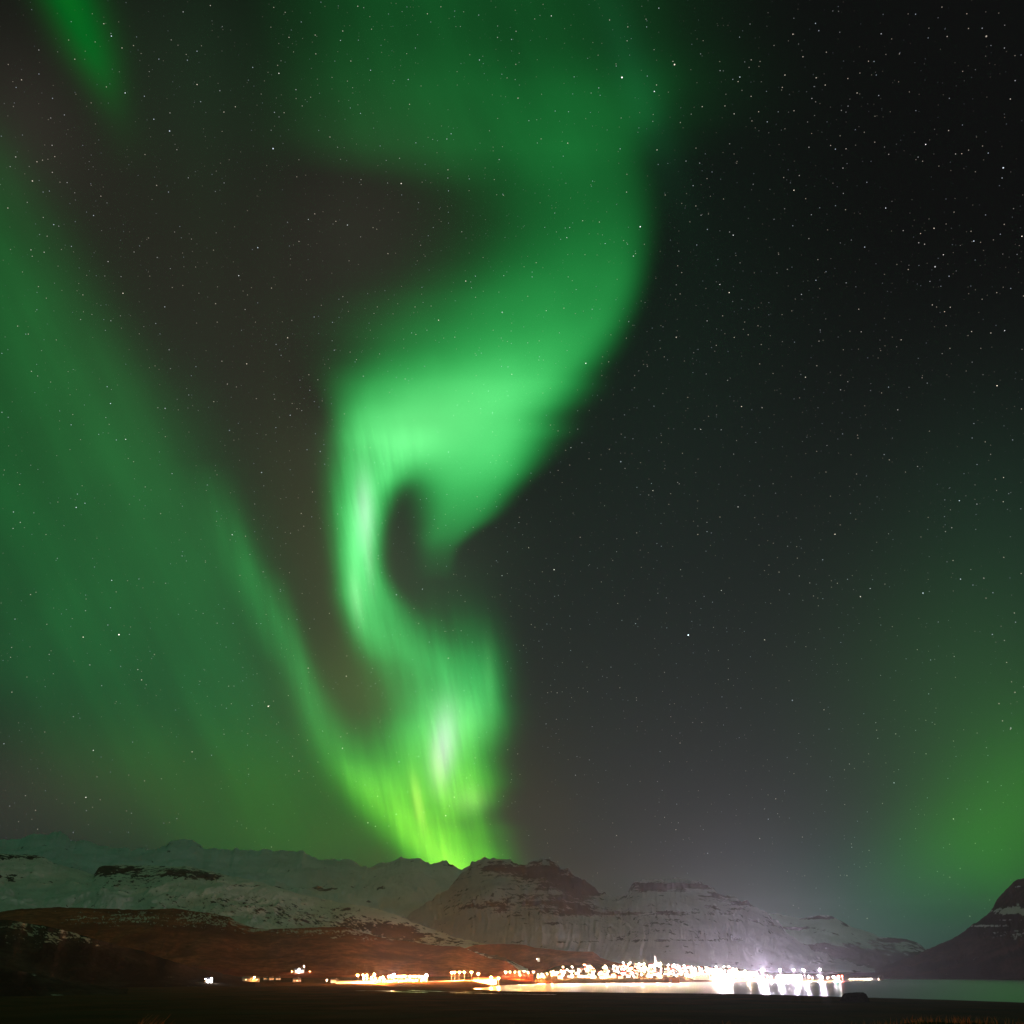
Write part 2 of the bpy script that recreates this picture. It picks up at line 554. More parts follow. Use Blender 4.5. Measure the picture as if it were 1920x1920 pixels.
mg, t, b = new_mat('tussock_ground')
g = t.n.new('ShaderNodeNewGeometry')
pos = g.outputs['Position']
n1 = t.noise(pos, .02, 8, .62)
n2 = t.noise(t.mapping(pos, sc=(.004, .016, .02)), 1, 6, .6)
n3 = t.noise(pos, 1.3, 6, .65)
c = t.mix(t.mapr(n1, .34, .66), (.028, .028, .014), (.085, .042, .018))
c = t.mix(t.mapr(n2, .46, .66), c, (.042, .042, .020))
c = t.mix(t.mapr(n3, .45, .75, 0, .6), c, (.120, .058, .026))
t.put(b.inputs['Base Color'], c)
b.inputs['Roughness'].default_value = .95
b.inputs['Specular IOR Level'].default_value = 0.0
bp = t.n.new('ShaderNodeBump')
bp.inputs['Distance'].default_value = .4
t.put(bp.inputs['Height'], t.math('ADD', n3, t.math('MULTIPLY', n1, 3)))
t.l.new(bp.outputs[0], b.inputs['Normal'])
verts = np.stack([GX, GY, GZ], -1).reshape(-1, 3)
gf = grid_faces(len(azs), len(rs), wrap=True)
ground = mesh_np('ground', verts, gf, mg)
ground['kind'] = 'structure'
BV = [BVHTree.FromPolygons(verts.tolist(), gf.tolist())]

# water of the bay
mw, t, b = new_mat('bay_water')
g = t.n.new('ShaderNodeNewGeometry')
wn = t.noise(t.mapping(g.outputs['Position'], sc=(.10, .16, .1)), 1, 4, .6)
wl_ = t.noise(t.mapping(g.outputs['Position'], sc=(.004, .012, .01)), 1, 3, .5)
bp = t.n.new('ShaderNodeBump')
bp.inputs['Strength'].default_value = .06
bp.inputs['Distance'].default_value = .5
t.put(bp.inputs['Height'], wn)
gl_ = t.n.new('ShaderNodeBsdfAnisotropic')
gl_.distribution = 'BECKMANN'
gl_.inputs['Color'].default_value = (.92, .96, .96, 1)
t.put(gl_.inputs['Roughness'], t.mapr(wl_, .35, .65, .30, .37, 'LINEAR'))
t.l.new(bp.outputs[0], gl_.inputs['Normal'])
df_ = t.n.new('ShaderNodeBsdfDiffuse')
df_.inputs[0].default_value = (.004, .008, .009, 1)
fr_ = t.n.new('ShaderNodeFresnel')
fr_.inputs[0].default_value = 1.33
ms_ = t.n.new('ShaderNodeMixShader')
t.l.new(fr_.outputs[0], ms_.inputs[0])
t.l.new(df_.outputs[0], ms_.inputs[1])
t.l.new(gl_.outputs[0], ms_.inputs[2])
t.l.new(ms_.outputs[0], t.n['Material Output'].inputs[0])
t.n.remove(b)
a = np.linspace(-1.25, 1.25, 60)
r = np.linspace(420, 10400, 40)
AA, R2_ = np.meshgrid(a, r, indexing='ij')
wv = np.stack([R2_ * np.sin(AA), R2_ * np.cos(AA), 0 * AA], -1).reshape(-1, 3)
water = mesh_np('bay_water', wv, grid_faces(60, 40), mw)
water['kind'] = 'structure'


# ------------------------------------------------------------------ mountains
def make_range(name, crest, crest_d, foot_d, foot_z, mat, power=1.3, n_t=150, relief=40, gully=30, gfreq=90, crest_rough=4, bare0=0.0, spots=(), back=1400, px_step=1.6, seed=1, crest_bare=0.0, ripples=()):
    """crest: (px, py) outline of the range; crest_d / foot_d: (px, metres) distance of its crest and of its foot"""
    ca, ct, cpx = [], [], []
    for px, py in crest:
        a_, e_ = az_el(px, py)
        ca.append(a_)
        ct.append(e_)
    a0, a1 = ca[0], ca[-1]
    n = int((column(np.array(a1)) - column(np.array(a0))) / px_step)
    az = np.arctan(np.linspace(math.tan(a0), math.tan(a1), max(n, 40)))
    u = column(az)
    te = np.interp(az, ca, ct)
    Dc = np.interp(u, *zip(*crest_d)) * (1 + .035 * (fbm(u * .012, u * 0, 3, seed + 40) - .5))
    Df = np.interp(u, *zip(*foot_d))
    zc = CAM_Z + Dc * te
    zn = crest_rough * 2 * (fbm(u * .09, u * 0 + 5, 5, seed + 50, .6) - .5) * Dc / 5000
    kk = np.exp(-np.linspace(-2.2, 2.2, max(3, int(110 / px_step) | 1)) ** 2)
    kh = len(kk) // 2
    zs = np.convolve(np.pad(zc, kh, mode='edge'), kk / kk.sum(), mode='valid')      # the body follows a smoothed crest
    zn = zn + zc - zs
    zc = zs
    t_ = np.concatenate([np.linspace(0, 1, n_t) ** .85, 1 + np.linspace(0, 1, 14)[1:]])
    U, T = np.meshgrid(u, t_, indexing='ij')
    DF, DC, ZC = Df[:, None], Dc[:, None], zc[:, None]
    dist = np.where(T <= 1, DF + (DC - DF) * T, DC + back * (T - 1))
    AZ = az[:, None] + 0 * T
    X_, Y_ = dist * np.sin(AZ), dist * np.cos(AZ)
    up = np.clip(T, 0, 1)
    warp = fbm(U * .01, T * 3, 3, seed + 70)
    gl = fbm(U * gfreq / 1000 + warp * 4.5, T * 4.2 + warp * 2, 6, seed, .55, ridged=True)
    fb = fbm(X_ * .0024, Y_ * .0024, 7, seed + 9, .60)
    env = np.sin(np.pi * np.clip(up, 0, 1)) ** .8 * np.clip((ZC - foot_z) / 250, .15, 1)
    Z_ = foot_z + (ZC - foot_z) * up ** power
    Z_ = Z_ + env * (relief * 2 * (fb - .5) + gully * (gl - .62))
    Z_ = Z_ + zn[:, None] * np.clip(T, 0, 1) ** 9
    top = ZC + zn[:, None] + 0 * T
    # nothing on the face may rise above the line of sight to its crest
    lim = CAM_Z + (top - CAM_Z) * dist / DC - (DC - dist) * .004
    Z_ = np.where(T < 1, np.minimum(Z_, np.where(up > .5, lim, Z_)), Z_)
    bk = np.clip(T - 1, 0, 1)
    Z_ = np.where(T > 1, top * (1 - .75 * bk ** 1.2) + 18 * (fb - .5) * bk, Z_)
    Z_ = np.where(T == 0, foot_z - 6, Z_)
    # where the face is bare
    bare = bare0 + .25 * (fbm(U * .02, T * 6, 4, seed + 90) - .5) + 0 * T
    fwd_ = Y_ * CP + (Z_ - CAM_Z) * SP
    PX = 960 + FOC * X_ / fwd_
    PY = 960 - FOC * ((Z_ - CAM_Z) * CP - Y_ * SP) / fwd_
    for (sx_, sy_, wx_, wy_, k) in spots:
        bare = bare + k * np.exp(-((PX - sx_) / wx_) ** 2 - ((PY - sy_) / wy_) ** 2)
    ripple = 0 * T
    for (sx_, sy_, wx_, wy_, k) in ripples:
        ripple = ripple + k * np.exp(-((PX - sx_) / wx_) ** 2 - ((PY - sy_) / wy_) ** 2)
    bare = bare + crest_bare * np.exp(-((T - 1) / .04) ** 2)
    o = mesh_np(name, np.stack([X_, Y_, Z_], -1).reshape(-1, 3), grid_faces(len(u), len(t_)), mat, {'bare': bare, 'ripple': np.clip(ripple, 0, 1.2)})
    o['kind'] = 'structure'
    v = np.stack([X_, Y_, Z_], -1).reshape(-1, 3)
    BV.append(BVHTree.FromPolygons(v.tolist(), grid_faces(len(u), len(t_)).tolist()))
    return o


m_far = terrain_mat('far_snow', (.42, .44, .45), (.060, .055, .060), fine=.009, strata=.25, gully=(.012, .006), bump=10)
m_cliff = terrain_mat('layered_cliff', (.28, .27, .30), (.034, .028, .034), fine=.014, strata=.75, gully=(.030, .006), bump=14)
m_mid = terrain_mat('wind_snow', (.50, .47, .43), (.055, .045, .038), fine=.034, strata=.2, gully=(.03, .05), bump=13)
m_brown = terrain_mat('brown_moor', (.40, .34, .30), (.25, .072, .030), fine=.022, strata=.0, gully=(.02, .03), bump=4, snow_var=.2, rip=2.6)
m_dark = terrain_mat('frosted_moor', (.30, .28, .22), (.040, .032, .022), fine=.035, strata=.0, gully=(.05, .05), bump=3, rip=3.5)
m_peak = terrain_mat('banded_peak', (.42, .38, .38), (.085, .040, .032), fine=.012, strata=.5, gully=(.020, .005), bump=12)

make_range('snow_mountains', [(-900, 1600), (-500, 1570), (-200, 1590), (-60, 1574), (0, 1577), (40, 1571), (70, 1564), (112, 1560), (128, 1566), (134, 1576), (165, 1577), (200, 1588), (250, 1592), (296, 1592),
                              (316, 1580), (332, 1575), (356, 1574), (368, 1582), (384, 1590), (440, 1592), (500, 1594), (570, 1596), (584, 1606), (600, 1612), (655, 1611), (672, 1620), (690, 1627),
                              (715, 1619), (742, 1613), (752, 1608), (785, 1610), (798, 1616), (806, 1620), (811, 1618), (836, 1611), (842, 1621), (850, 1624), (866, 1629), (880, 1624), (910, 1650), (1000, 1690), (1200, 1760)],
           [(-900, 7200), (500, 7200), (760, 6600), (1200, 6300)], [(-900, 4200), (600, 4200), (1200, 3900)], 60, m_far, power=1.05, relief=120, gully=7, gfreq=40, crest_rough=14, bare0=-.18, seed=3,
           spots=[(95, 1590, 60, 5, .3), (10, 1608, 60, 6, .55), (330, 1590, 26, 12, .35), (600, 1668, 40, 5, .55), (690, 1665, 40, 4, .4), (545, 1665, 30, 4, .4), (560, 1600, 60, 10, .12),
                  (780, 1618, 60, 8, .25), (850, 1622, 20, 6, .5)])
make_range('rocky_mountain', [(660, 1790), (740, 1730), (790, 1700), (840, 1668), (868, 1636), (878, 1628), (884, 1617), (893, 1615), (900, 1610), (908, 1606), (918, 1611), (940, 1611), (958, 1611), (966, 1618), (978, 1620),
                              (996, 1617), (1008, 1613), (1020, 1609), (1034, 1615), (1044, 1621), (1050, 1632), (1066, 1626), (1072, 1639), (1084, 1644), (1096, 1650), (1108, 1662), (1124, 1671), (1138, 1677),
                              (1156, 1682), (1172, 1676), (1184, 1662), (1196, 1650), (1222, 1648), (1262, 1648), (1292, 1650), (1312, 1656), (1330, 1663), (1352, 1675), (1376, 1684), (1404, 1692), (1418, 1700),
                              (1440, 1714), (1458, 1726), (1470, 1744), (1500, 1768), (1560, 1796), (1640, 1818)],
           [(660, 4700), (900, 5000), (1250, 4700), (1640, 4300)], [(660, 3300), (1050, 2900), (1300, 3000), (1640, 3500)], 30, m_cliff, power=1.12, relief=60, gully=22, gfreq=110, crest_rough=20, bare0=-.10, seed=17,
           ripples=[(1000, 1660, 120, 60, .35), (1250, 1720, 220, 60, .2)],
           spots=[(930, 1628, 40, 10, .85), (985, 1636, 40, 16, .6), (1030, 1636, 40, 20, .95), (1078, 1660, 36, 18, 1.0), (1108, 1672, 30, 9, .8), (1050, 1692, 60, 22, .45), (1090, 1700, 30, 14, .5), (900, 1700, 60, 10, .45), (985, 1690, 60, 26, .42),
                  (1250, 1661, 80, 10, 1.0), (1350, 1680, 40, 8, .6), (1400, 1695, 30, 7, .5), (1120, 1712, 90, 4, .45), (1230, 1712, 120, 4, .35), (1190, 1730, 90, 5, .3), (1160, 1752, 30, 14, .3), (1060, 1728, 60, 5, .4),
                  (1250, 1735, 40, 18, .25), (1340, 1715, 80, 12, .3), (1250, 1763, 120, 2.5, .45)])
make_range('far_headland', [(1360, 1725), (1420, 1712), (1458, 1713), (1472, 1716), (1500, 1722), (1515, 1721), (1528, 1717), (1545, 1716), (1562, 1719), (1580, 1728), (1596, 1738), (1622, 1745), (1636, 1750), (1648, 1757),
                            (1672, 1758), (1700, 1761), (1718, 1766), (1727, 1772), (1736, 1780), (1748, 1790), (1800, 1812), (1860, 1824)],
           [(1360, 6200), (1860, 6500)], [(1360, 4600), (1860, 5600)], -2, m_far, power=.95, relief=34, gully=14, gfreq=60, crest_rough=5, bare0=-.05, seed=29,
           spots=[(1545, 1720, 36, 4, .8), (1590, 1733, 22, 5, .5), (1690, 1762, 46, 5, .9), (1500, 1741, 36, 4, .55), (1470, 1716, 12, 4, .5), (1640, 1800, 160, 24, .85), (1500, 1790, 100, 24, .7)])
make_range('snow_ridge', [(-900, 1660), (-400, 1620), (-60, 1606), (0, 1600), (60, 1603), (82, 1606), (100, 1618), (150, 1632), (176, 1640), (186, 1626), (200, 1622), (250, 1622), (300, 1624), (350, 1624), (400, 1634),
                          (432, 1642), (480, 1652), (520, 1664), (560, 1676), (600, 1684), (650, 1694), (700, 1702), (740, 1714), (770, 1728), (810, 1742), (850, 1756), (900, 1768), (945, 1780), (970, 1798), (990, 1826)],
           [(-900, 4600), (200, 4300), (700, 3600), (990, 3250)], [(-900, 3000), (400, 2900), (1100, 2700)], 30, m_mid, power=.95, relief=85, gully=4, gfreq=40, crest_rough=5, bare0=-.12, seed=41, ripples=[(470, 1700, 120, 26, .8), (600, 1725, 90, 20, .9), (380, 1690, 90, 22, .5), (230, 1660, 120, 30, .3), (690, 1735, 60, 18, .7)],
           spots=[(190, 1631, 20, 10, .75), (232, 1630, 40, 9, .7), (335, 1636, 46, 10, .72), (390, 1644, 30, 8, .75), (270, 1648, 40, 12, .25), (20, 1607, 70, 6, .7), (110, 1616, 16, 5, .5), (10, 1645, 26, 6, .45), (215, 1655, 60, 18, .18), (470, 1660, 40, 4, .4), (700, 1740, 60, 12, .6), (745, 1748, 55, 15, .9),
                  (660, 1730, 40, 10, .35), (820, 1765, 60, 12, .5), (640, 1705, 60, 4, .3), (480, 1700, 90, 20, .18), (300, 1690, 80, 12, .12), (560, 1722, 60, 10, .3), (960, 1792, 90, 16, .9)])
make_range('brown_hill', [(-900, 1700), (-300, 1716), (-60, 1712), (0, 1710), (40, 1704), (110, 1701), (200, 1704), (260, 1706), (325, 1703), (360, 1708), (400, 1713), (430, 1720), (450, 1730), (475, 1740), (500, 1742), (560, 1740), (610, 1738),
                          (645, 1738), (672, 1746), (705, 1756), (760, 1764), (830, 1774), (862, 1774), (890, 1786), (920, 1797), (948, 1802), (962, 1810), (972, 1818), (1000, 1826)],
           [(-900, 3000), (300, 2800), (700, 2550), (1000, 2250)], [(-900, 1900), (500, 1830), (1000, 1950)], 4, m_brown, power=1.15, relief=22, gully=4, gfreq=60, crest_rough=3, bare0=1.0, seed=53, ripples=[(200, 1722, 120, 24, .9), (380, 1726, 90, 18, 1.1), (560, 1748, 130, 12, 1.0), (690, 1760, 80, 9, .7)],
           spots=[(170, 1722, 60, 14, -.45), (280, 1720, 60, 14, -.45), (380, 1722, 50, 10, -.62), (440, 1732, 40, 8, -.62), (480, 1744, 30, 4, -.75), (570, 1746, 70, 6, -.55), (660, 1748, 40, 6, -.55), (720, 1763, 50, 4, -.45)])
make_range('moor_hill', [(780, 1818), (820, 1800), (860, 1782), (890, 1772), (920, 1770), (960, 1770), (985, 1772), (1003, 1777), (1030, 1779), (1060, 1783), (1085, 1784), (1110, 1784), (1118, 1788), (1126, 1795), (1140, 1801), (1160, 1806), (1220, 1812), (1320, 1820), (1400, 1826)],
           [(800, 3150), (1000, 3050), (1400, 2950)], [(800, 3000), (930, 2930), (1060, 2720), (1180, 2700), (1400, 2790)], 16, m_brown, power=1.0, relief=16, gully=10, gfreq=60, crest_rough=2, bare0=1.05, seed=61, back=500)
make_range('near_hill', [(-900, 1690), (-300, 1706), (-40, 1722), (0, 1724), (22, 1725), (40, 1729), (90, 1737), (150, 1752), (170, 1758), (215, 1770), (240, 1777), (268, 1783), (290, 1792), (330, 1804), (370, 1815), (420, 1826), (480, 1836)],
           [(-900, 1500), (480, 1500)], [(-900, 1120), (480, 1340)], 3, m_dark, power=1.1, relief=9, gully=1.5, gfreq=60, crest_rough=3, bare0=.86, seed=67, back=320, ripples=[(100, 1760, 140, 26, 1.0)],
           spots=[(50, 1734, 46, 6, -.48), (110, 1750, 36, 8, -.42), (160, 1760, 60, 5, -.34), (20, 1745, 30, 14, -.30), (90, 1765, 40, 10, -.22), (200, 1800, 200, 20, .3)])
make_range('low_spur', [(-900, 1790), (-300, 1800), (-40, 1811), (0, 1815), (40, 1821), (80, 1828), (118, 1837), (140, 1842), (190, 1849), (240, 1856)],
           [(-900, 900), (240, 900)], [(-900, 760), (240, 850)], .5, m_dark, power=1.0, relief=4, gully=3, gfreq=60, crest_rough=2, bare0=.72, seed=71, back=160, n_t=60)
make_range('banded_peak', [(1560, 1830), (1640, 1817), (1690, 1800), (1720, 1790), (1740, 1779), (1760, 1770), (1776, 1765), (1800, 1752), (1824, 1733), (1836, 1727), (1850, 1716), (1862, 1702), (1868, 1690), (1878, 1676), (1890, 1664),
                           (1900, 1653), (1912, 1649), (1930, 1640), (1960, 1615), (2010, 1585), (2080, 1570), (2160, 1578), (2260, 1640), (2420, 1740), (2700, 1810)],
           [(1560, 4800), (2700, 4300)], [(1560, 4450), (1700, 4000), (1960, 3700), (2700, 3600)], -2, m_peak, power=1.18, relief=16, gully=26, gfreq=80, crest_rough=6, bare0=.98, seed=83, ripples=[(1900, 1720, 120, 60, .35)],
           spots=[(1905, 1709, 60, 6, -1.1), (1950, 1705, 60, 7, -1.0), (1860, 1736, 60, 2.6, -.85), (1908, 1662, 14, 3, -.75), (1960, 1650, 60, 5, -.6), (1905, 1752, 60, 14, -.78), (1880, 1725, 40, 2.5, -.5), (1845, 1742, 20, 4, -.4)])


def hit(px, py, lift=0.0):
    """point of the land or water that the sight line through a column and row of the photograph meets"""
    o, d = Vector((0, 0, CAM_Z)), ray(px, py)
    best = None
    for tr in BV:
        h = tr.ray_cast(o + d * 60, d)
        if h[0] is not None and (best is None or (h[0] - o).length < (best - o).length):
            best = h[0]
    return best


def on_ground(px, dist):
    a_ = float(bearing(px))
    x, y = dist * math.sin(a_), dist * math.cos(a_)
    h = -100
    for tr in BV:
        q = tr.ray_cast(Vector((x, y, 3000)), Vector((0, 0, -1)))
        if q[0] is not None:
            h = max(h, q[0].z)
    return Vector((x, y, max(h, 0.0)))


# ------------------------------------------------------------------ object helpers
class MB:
    def __init__(self):
        self.v, self.f = [], []

    def add(self, vs, fs):
        o = len(self.v)
        self.v += [tuple(p) for p in vs]
        self.f += [tuple(i + o for i in q) for q in fs]
        return self

    def box(self, c, s, bev=0.0):
        cx_, cy_, cz_ = c
        hx, hy, hz = s[0] / 2, s[1] / 2, s[2] / 2
        if not bev:
            vs = [(cx_ + i * hx, cy_ + j * hy, cz_ + k * hz) for i in (-1, 1) for j in (-1, 1) for k in (-1, 1)]
            return self.add(vs, [(0, 1, 3, 2), (4, 6, 7, 5), (0, 4, 5, 1), (2, 3, 7, 6), (0, 2, 6, 4), (1, 5, 7, 3)])
        ring = [(hx - bev, -hy), (hx, -hy + bev), (hx, hy - bev), (hx - bev, hy), (-hx + bev, hy), (-hx, hy - bev), (-hx, -hy + bev), (-hx + bev, -hy)]
        vs = [(cx_ + a, cy_ + b_, cz_ + k * hz) for k in (-1, 1) for a, b_ in ring]
        fs = [(i, (i + 1) % 8, 8 + (i + 1) % 8, 8 + i) for i in range(8)] + [tuple(range(7, -1, -1)), tuple(range(8, 16))]
        return self.add(vs, fs)

    def tube(self, path, rad, n=8):
        vs, fs = [], []
        for k, (p, r_) in enumerate(zip(path, rad)):
            p = Vector(p)
            d = Vector(path[min(k + 1, len(path) - 1)]) - Vector(path[max(k - 1, 0)])
            d.normalize()
            a_ = d.orthogonal().normalized() if abs(d.z) < .99 else Vector((1, 0, 0))
            b_ = d.cross(a_)
            for i in range(n):
                th = 2 * math.pi * i / n
                vs.append(p + (a_ * math.cos(th) + b_ * math.sin(th)) * r_)
        for k in range(len(path) - 1):
            for i in range(n):
                fs.append((k * n + i, k * n + (i + 1) % n, (k + 1) * n + (i + 1) % n, (k + 1) * n + i))
        fs += [tuple(range(n - 1, -1, -1)), tuple(range((len(path) - 1) * n, len(path) * n))]
        return self.add(vs, fs)

    def build(self, name, mat, parent=None, smooth=False):
        me = bpy.data.meshes.new(name)
        me.from_pydata(self.v, [], self.f)
        me.materials.append(mat)
        if smooth:
            for p in me.polygons:
                p.use_smooth = True
        return link(bpy.data.objects.new(name, me), parent)


def ball(name, mat, loc, rad, parent=None, n=6):
    b_ = MB()
    vs = [(0, 0, -rad)]
    for i in range(1, n // 2 + 1):
        th = math.pi * i / (n // 2 + 1)
        for j in range(n):
            ph = 2 * math.pi * j / n
            vs.append((rad * math.sin(th) * math.cos(ph), rad * math.sin(th) * math.sin(ph), -rad * math.cos(th)))
    vs.append((0, 0, rad))
    rows = n // 2
    fs = [(0, 1 + (j + 1) % n, 1 + j) for j in range(n)]
    for i in range(rows - 1):
        for j in range(n):
            fs.append((1 + i * n + j, 1 + i * n + (j + 1) % n, 1 + (i + 1) * n + (j + 1) % n, 1 + (i + 1) * n + j))
    L_ = len(vs) - 1
    fs += [(L_, 1 + (rows - 1) * n + j, 1 + (rows - 1) * n + (j + 1) % n) for j in range(n)]
    b_.add(vs, fs)
    o = b_.build(name, mat, parent)
    o.location = loc
    return o


def thing(name, label, cat, loc, rz=0.0, group=None):
    o = bpy.data.objects.new(name, None)
    link(o)
    o.location = loc
    o.rotation_euler = (0, 0, rz)
    o['label'] = label
    o['category'] = cat
    if group:
        o['group'] = group
    return o


def tag(o, label, cat, group=None, kind=None):
    o['label'] = label
    o['category'] = cat
    if group:
        o['group'] = group
    if kind:
        o['kind'] = kind
    return o


def copy_tree(o, parent=None):
    c_ = o.copy()
    S.collection.objects.link(c_)
    if parent:
        c_.parent = parent
    for ch in list(o.children):
        copy_tree(ch, c_)
    return c_


def face_cam(loc, extra=0.0):
    return math.atan2(-loc.x, loc.y) + extra


M = {
    'steel': simple_mat('galvanised_steel', (.35, .35, .36), .5, .12, 3, .6),
    'white_wall': simple_mat('white_painted_wall', (.72, .71, .68), .7, .06, .6),
    'cream_wall': simple_mat('cream_painted_wall', (.62, .55, .42), .7, .06, .6),
    'grey_wall': simple_mat('grey_corrugated_wall', (.30, .31, .33), .6, .10, .8),
    'orange_lit_wall': simple_mat('wall_with_orange_light', (.50, .24, .10), .7, .1, .8),  # orange light on the shed, painted into its wall colour
    'red_roof': simple_mat('red_sheet_roof', (.42, .04, .03), .6, .15, 1.2),
    'dark_roof': simple_mat('dark_sheet_roof', (.06, .06, .065), .6, .2, 1.2),
    'glass_dark': simple_mat('dark_window', (.02, .02, .025), .1, .1, 1),
    'concrete': simple_mat('concrete', (.38, .37, .35), .9, .15, .7),
    'rock': simple_mat('dark_boulder', (.028, .022, .018), .9, .4, .9, 0, .25),
    'asphalt': simple_mat('asphalt', (.05, .05, .052), .8, .2, .5),
    'grass': simple_mat('dry_grass', (.26, .085, .030), .8, .35, 2.0),
    'road_lit': simple_mat('gravel_road', (.22, .20, .17), .9, .15, .3),
    'lamp_warm': glow_mat('sodium_lamp_glow', (1, .50, .19), 7000),
    'lamp_amber': glow_mat('amber_lamp_glow', (1, .28, .05), 40000),
    'lamp_white': glow_mat('white_lamp_glow', (1, .80, .70), 6500),
    'lamp_cool': glow_mat('cool_flood_glow', (.96, .78, 1), 260000),
    'lamp_small': glow_mat('small_lamp_glow', (1, .74, .45), 1500),
    'lamp_quay': glow_mat('quay_lamp_glow', (1, .84, .94), 10000),
    'lamp_sodium': glow_mat('bright_sodium_glow', (1, .33, .08), 34000),
    'lamp_shore': glow_mat('shore_lamp_glow', (1, .66, .36), 26000),
    'lamp_porch': glow_mat('porch_lamp_glow', (1, .38, .10), 600),
    'lamp_red': glow_mat('red_beacon_glow', (1, .04, .02), 1000),
    'lamp_green': glow_mat('green_beacon_glow', (.05, 1, .45), 3000),
    'lamp_farm': glow_mat('farm_lamp_glow', (.93, .90, 1), 700),
    'lamp_dim': glow_mat('dim_lamp_glow', (1, .8, .6), 260),
    'window_lit': glow_mat('lit_window_glow', (1, .62, .28), 6),
}


M['rock'].node_tree.nodes['Principled BSDF'].inputs['Specular IOR Level'].default_value = 0.0


# ------------------------------------------------------------------ street lamps
def lamp_proto(name, height, mat, head=.46, arm=1.2):
    root = thing(name, 'street lamp', 'street lamp', (0, 0, 0))
    p = MB().tube([(0, 0, -.5), (0, 0, height * .5), (0, 0, height)], [.16, .13, .09])
    p.tube([(0, 0, height), (0, -arm * .6, height + .45), (0, -arm, height + .45)], [.08, .07, .06])
    p.build('pole', M['steel'], root)
    MB().box((0, -arm - .35, height + .46), (.5, 1.0, .22), .06).build('hood', M['steel'], root)
    ball('bulb', mat, (0, -arm - .35, height + .35 - head), head, root)
    return root


protos = {
    'warm': lamp_proto('street_lamp', 8.5, M['lamp_warm']),
    'white': lamp_proto('street_lamp', 8.5, M['lamp_white']),
    'amber': lamp_proto('street_lamp', 8.5, M['lamp_amber']),
    'small': lamp_proto('street_lamp', 4.5, M['lamp_small'], .45),
    'shore': lamp_proto('street_lamp', 9, M['lamp_shore'], .55),
    'quay': lamp_proto('street_lamp', 10, M['lamp_quay'], .85),
    'tall': lamp_proto('street_lamp', 12.5, M['lamp_sodium'], .65),
}
used = set()


def put_lamp(kind, loc, label, group, rz=None):
    o = protos[kind]
    if kind in used:
        o = copy_tree(o)
    used.add(kind)
    o.location = loc
    o.rotation_euler.z = face_cam(loc, random.uniform(-.8, .8) if rz is None else rz)
    o['label'] = label
    o['group'] = group
    o['category'] = 'street lamp'
    return o


ORD = ['first', 'second', 'third', 'fourth', 'fifth', 'sixth', 'seventh', 'eighth', 'ninth', 'tenth']
# row of lamps along the causeway
for i, px in enumerate((847, 853, 861, 871, 884, 897, 922, 935)):
    put_lamp('tall', on_ground(px, 1520 + 4 * i), f'{ORD[i]} lamp from the left in the row of tall lamps on the causeway', 'lamps along the causeway')
# hamlet at the head of the bay
for i, (px, dd) in enumerate(((672, 1530), (681, 1525), (689, 1530), (703, 1535))):
    put_lamp('tall', on_ground(px, dd), f'{ORD[i]} tall lamp from the left at the dark end of the bright hamlet', 'tall lamps at the hamlet')
for i in range(22):
    px = 684 + i * 5.6 + random.uniform(-2, 2)
    put_lamp('amber' if i % 3 else 'white', on_ground(px, 1500 + random.uniform(-14, 60)), 'low glowing lamp in the bright hamlet left of the causeway', 'lamps in the hamlet')
# upper road climbing to the town
for i in range(12):
    px = 948 + i * 8.6
    put_lamp('warm' if i % 4 else 'white', on_ground(px, 2060 + i * 14 + random.uniform(-25, 35)), 'street lamp on the road climbing to the left end of the town', 'lamps on the road into town')
for px in (975, 1009, 1014, 1020):
    put_lamp('amber', on_ground(px, 2000 + (px - 970) * 1.5), 'amber lamp by the shore road below the climbing road', 'lamps on the shore road')
# the town
TOWN = [(1030, 2.2), (1075, 3.6), (1100, 4.6), (1116, 3.6), (1124, 2.0), (1136, 4.2), (1160, 5.4), (1188, 6.0), (1212, 5.2), (1250, 4.8), (1300, 4.6), (1360, 4.2), (1420, 3.6), (1440, 3)]
for row in range(7):
    for i in range(27):
        px = 1040 + i * 14.4 + random.uniform(-6, 6)
        if row + random.uniform(-.6, .6) > np.interp(px, *zip(*TOWN)) or random.random() < .12:
            continue
        fs_ = float(np.interp(px, *zip(*FS)))
        loc = on_ground(px, fs_ + 95 + row * 64 + random.uniform(-24, 24))
        put_lamp('shore' if row == 0 and i % 2 else random.choice(['warm', 'warm', 'white', 'white', 'warm']), loc, 'street lamp lost in the white glare of the town slope', 'street lamps of the town')
# quay
for i in range(30):
    px = 1296 + i * 9.4 + random.uniform(-3, 3)
    fs_ = float(np.interp(px, *zip(*FS)))
    put_lamp('quay' if i % 3 else 'warm', on_ground(px, fs_ + random.choice([14, 60, 130])), 'lamp standing on the blazing white harbour quay', 'lamps on the quay')
# breakwater tip
for i in range(7):
    px = 1592 + i * 6.4
    fs_ = float(np.interp(px, *zip(*FS)))
    put_lamp('small', on_ground(px, fs_ + 12), f'{ORD[i]} lamp from the left on the low dark breakwater right of the harbour', 'lamps on the breakwater')


# flood masts of the harbour
def flood_mast(px, dd, h, label, power=1.0, n=3):
    loc = on_ground(px, dd)
    root = thing('flood_mast', label, 'floodlight mast', loc, face_cam(loc), 'floodlight masts of the harbour')
    MB().tube([(0, 0, -1), (0, 0, h * .5), (0, 0, h)], [.35, .26, .18]).box((0, -.1, h), (3.4, .25, .3)).build('pole', M['steel'], root)
    for k in range(n):
        x = (k - (n - 1) / 2) * 1.5
        f = MB().box((x, -.5, h + .5), (1.1, .5, .9), .1).build('floodlight', M['steel'], root)
        ball('bulb', M['lamp_cool'], (x, -1.25, h + .5), .5 * power, f)
    return root


